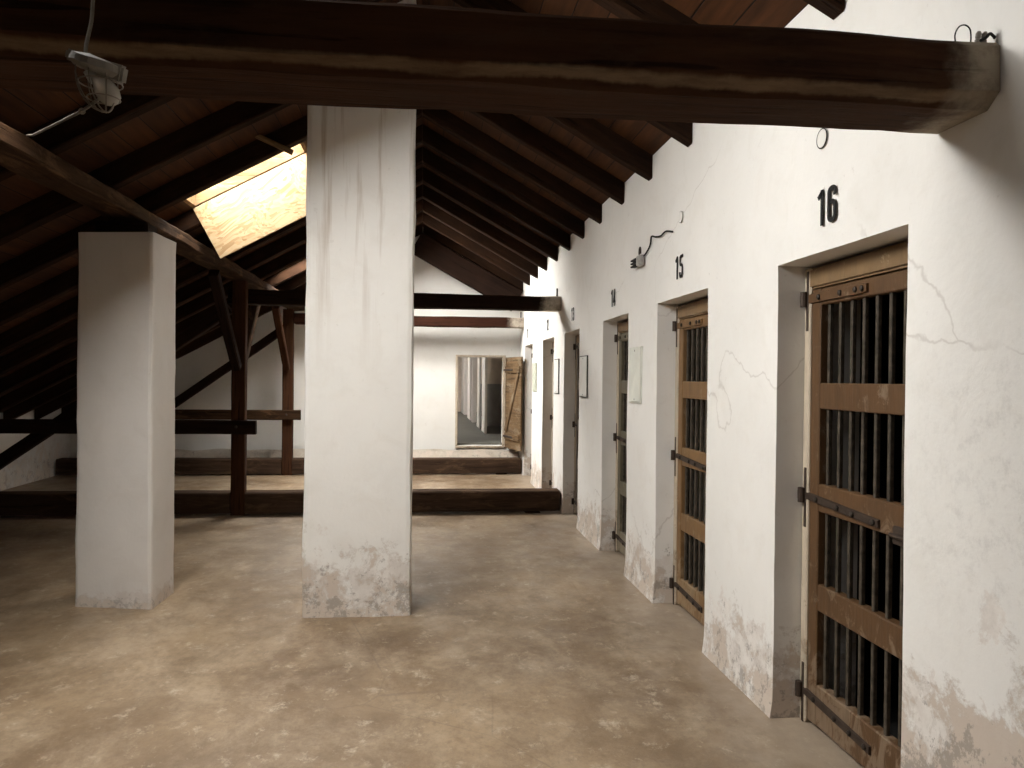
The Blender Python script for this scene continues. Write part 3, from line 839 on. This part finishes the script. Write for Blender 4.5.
# round plaster caps
for (yc, zc, r, lab) in ((3.075, 2.625, .036, 'small round cover on the wall above number 16, just under the tie beam'), (4.87, 2.668, .034, 'faint round cover on the wall above number 15')):
    b = bmesh.new(); mwl = Matrix.Translation((-.006, yc, zc)) @ Matrix.Rotation(math.radians(-90), 4, 'Y')
    add_lathe(b, [(r * 1.1, -.01), (r * 1.1, .003), (r, .006), (r * .9, .004), (r * .2, .005)], 24, mwl)
    t = thing('round_cover', lab, 'cover', (0, 0, 0)); obj('cap', b, M['plaster_end'], t)
    b = bmesh.new(); pts = [mwl @ Vector((r * 1.12 * math.cos(a * math.pi / 14), r * 1.12 * math.sin(a * math.pi / 14), .003)) for a in range(29)]
    add_tube(b, pts, .0028 if yc < 4 else .0012, 6, False); obj('rim', b, M['black_paint'], t)

# ------------------------------------------------------------------ plank door standing open at the end wall
hx, hy = -.235, 13.30; ex, ey = -.055, 12.58
ang = math.atan2(ey - hy, ex - hx); W = math.hypot(ex - hx, ey - hy)
t = thing('plank_door', 'old brown plank door standing open beside the small doorway', 'door', (hx, hy, .405)); t.rotation_euler = (0, 0, ang)
H = 1.565; n = 5
for i in range(n):
    b = bmesh.new(); add_box(b, (W * i / n + .003, -.016, 0 if i else .01), (W * (i + 1) / n - .003, .016, H), .004); wobble(b, .003, 3); obj('plank', b, M['plank'], t)
for z in (.16, 1.30):
    b = bmesh.new(); add_box(b, (.03, -.042, z), (W - .03, -.018, z + .11), .004); obj('ledge', b, M['plank'], t)
b = timber_bm(math.hypot(W - .16, 1.0), .024, .09, jit=.002, step=.15); a2 = math.atan2(1.0, W - .16)
o = obj('diagonal_brace', b, M['plank'], t); o.location = (.10, -.030, .27); o.rotation_euler = (0, -a2, 0)
for z in (.21, 1.35):
    b = bmesh.new(); add_box(b, (-.02, -.052, z - .018), (.42, -.044, z + .018), .003); obj('strap_hinge', b, M['iron'], t)

# ------------------------------------------------------------------ caged lamp on the near tie beam
LX, LY, LZ = -2.462, 1.990, 2.356
t = thing('caged_lamp', 'old caged lamp with a pale porcelain base hanging on the front of the tie beam', 'lamp', (LX, LY, LZ))
b = bmesh.new(); add_lathe(b, [(.030, .018), (.058, .012), (.062, -.004), (.052, -.016), (.040, -.020)], 22); wobble(b, .006, 14); o = obj('base', b, M['porcelain'], t); o.rotation_euler = (.25, .30, 0)
b = bmesh.new(); add_box(b, (.030, -.018, -.028), (.068, .018, .016), .006, 2); o = obj('ear', b, M['porcelain'], t); o.rotation_euler = (.2, .25, 0)
b = bmesh.new(); add_box(b, (-.072, -.014, -.008), (-.048, .014, .018), .005, 2); o = obj('ear', b, M['porcelain'], t); o.rotation_euler = (.2, .25, 0)
b = bmesh.new(); add_lathe(b, [(.020, .0), (.022, -.025), (.016, -.034)], 16); o = obj('socket', b, M['grey_metal'], t); o.location = (-.012, -.006, -.012); o.rotation_euler = (.35, -.55, 0)
b = bmesh.new(); add_lathe(b, [(.013, .0), (.018, -.012), (.027, -.034), (.028, -.050), (.020, -.068), (.006, -.076)], 18); o = obj('bulb', b, M['bulb'], t, smooth=True); o.location = (.002, -.012, -.030); o.rotation_euler = (.35, -.55, 0)
cage = bmesh.new()
for kx in range(4):
    a = kx * math.pi / 4
    pts = [(.050 * math.cos(a) * c - .0 + .022 * (1 - abs(c)), .050 * math.sin(a) * c, -.014 - .100 * math.sqrt(max(0, 1 - c * c))) for c in [math.cos(math.pi * j / 16) for j in range(17)]]
    add_tube(cage, pts, .0016, 6)
for zz, rr in ((-.045, .049), (-.082, .037)):
    pts = [(rr * math.cos(2 * math.pi * j / 20) + .022 * (-zz / .114), rr * math.sin(2 * math.pi * j / 20), zz) for j in range(21)]
    add_tube(cage, pts, .0016, 6, False)
obj('cage', cage, M['wire'], t, smooth=True)
b = tube(spline([(-.028, .0, .014), (-.030, .012, .055), (-.026, .030, .12), (-.026, .040, .18), (-.024, .050, .238), (-.02, .10, .256)], 6), .0045, 8); obj('cord', b, M['cord'], t, smooth=True)
b = tube([(-2.431, 1.985, 2.290), (-2.605, 2.25, 2.326), (-3.088, 3.0, 2.472), (-3.640, 4.10, 2.79)], .004, 8)
t2 = thing('stay_rod', 'thin rusty rod stretching from the caged lamp to the purlin', 'rod', (LX, LY, LZ)); o = obj('rod', b, M['wire'], t2); o.location = (-LX, -LY, -LZ)
b = bmesh.new(); bmesh.ops.create_uvsphere(b, u_segments=10, v_segments=7, radius=.009); o = obj('knot', b, M['cord'], t2); o.location = (-2.605 - LX, 2.25 - LY, 2.326 - LZ)

# wires and porcelain bits at the wall end of the near tie beam
TZ = 2.600
t = thing('wire_loop', 'bent loop of black wire standing on the tie beam end near the wall', 'wire', (-.078, 2.12, TZ))
b = tube(spline([(-.03, 0, .0), (-.034, 0, .03), (-.022, 0, .055), (-.002, 0, .062), (.014, 0, .050), (.017, 0, .02), (.012, 0, .0)], 6), .0022, 6); obj('wire', b, M['black_paint'], t, smooth=True)
b = bmesh.new(); add_box(b, (-.026, -.012, -.004), (-.004, .012, .008), .003); obj('foot', b, M['iron'], t)
t = thing('insulator', 'pair of small porcelain insulators with a black wire on the tie beam end', 'insulator', (-.040, 2.10, TZ))
for dx in (-.016, .004):
    b = bmesh.new(); add_lathe(b, [(.007, -.004), (.008, .010), (.006, .014), (.008, .018), (.008, .030), (.005, .036)], 12); o = obj('porcelain', b, M['porcelain'], t); o.location = (dx, 0, 0); o.rotation_euler = (0, .15, 0)
b = tube(spline([(-.014, -.004, .006), (.006, -.008, .016), (.018, -.008, .028), (.034, -.004, .022), (.040, 0, .020)], 5), .0045, 8); obj('wire', b, M['black_paint'], t, smooth=True)

# ------------------------------------------------------------------ light: overcast daylight through the roof lights
wd = bpy.data.worlds.new('World'); sc.world = wd; wd.use_nodes = True
bg = wd.node_tree.nodes['Background']; bg.inputs[0].default_value = (1.0, .982, .955, 1); bg.inputs[1].default_value = 40.0
for i, (a, b, d0, d1) in enumerate(WINS + [FILL_WIN3, FILL_WIN4]):
    ld = bpy.data.lights.new('roof_light_portal', 'AREA'); ld.shape = 'RECTANGLE'
    dm = (d0 + d1) / 2; nrm = Vector((-LS, 0, 1)).normalized()
    ld.size = (d1 - d0) * math.hypot(1, LS); ld.size_y = b - a
    ld.cycles.is_portal = True
    lo = bpy.data.objects.new('roof_light_portal', ld); C.objects.link(lo)
    x = Vector((1, 0, LS)).normalized(); z = nrm; yv = z.cross(x)
    m = Matrix((x, yv, z)).transposed().to_4x4(); m.translation = Vector((-dm, (a + b) / 2, roof_h(dm) + RAFT + .17)); lo.matrix_world = m

# ------------------------------------------------------------------ camera
yaw, pitch, roll = 0.11418763, -0.0064763, 0.01075356
cy, sy, cp, sp = math.cos(yaw), math.sin(yaw), math.cos(pitch), math.sin(pitch)
fwd = Vector((sy * cp, cy * cp, sp)); right = Vector((cy, -sy, 0)); up = right.cross(fwd)
r2 = right * math.cos(roll) + up * math.sin(roll); u2 = -right * math.sin(roll) + up * math.cos(roll)
cd = bpy.data.cameras.new('camera'); cam = bpy.data.objects.new('camera', cd); C.objects.link(cam)
m = Matrix((r2, u2, -fwd)).transposed().to_4x4(); m.translation = Vector((-1.66174, 0, 1.6)); cam.matrix_world = m
cd.sensor_width = 36; cd.lens = 770 / 1024 * 36; cd.clip_start = .05
sc.camera = cam

vs = sc.view_settings
sc.display_settings.display_device = 'sRGB'
vs.view_transform = 'Standard'; vs.look = 'None'; vs.gamma = 1; vs.use_curve_mapping = False
vs.exposure = 0.75
sc.cycles.use_denoising = True
sc.cycles.max_bounces = 10; sc.cycles.diffuse_bounces = 6
sc.cycles.sample_clamp_indirect = 8
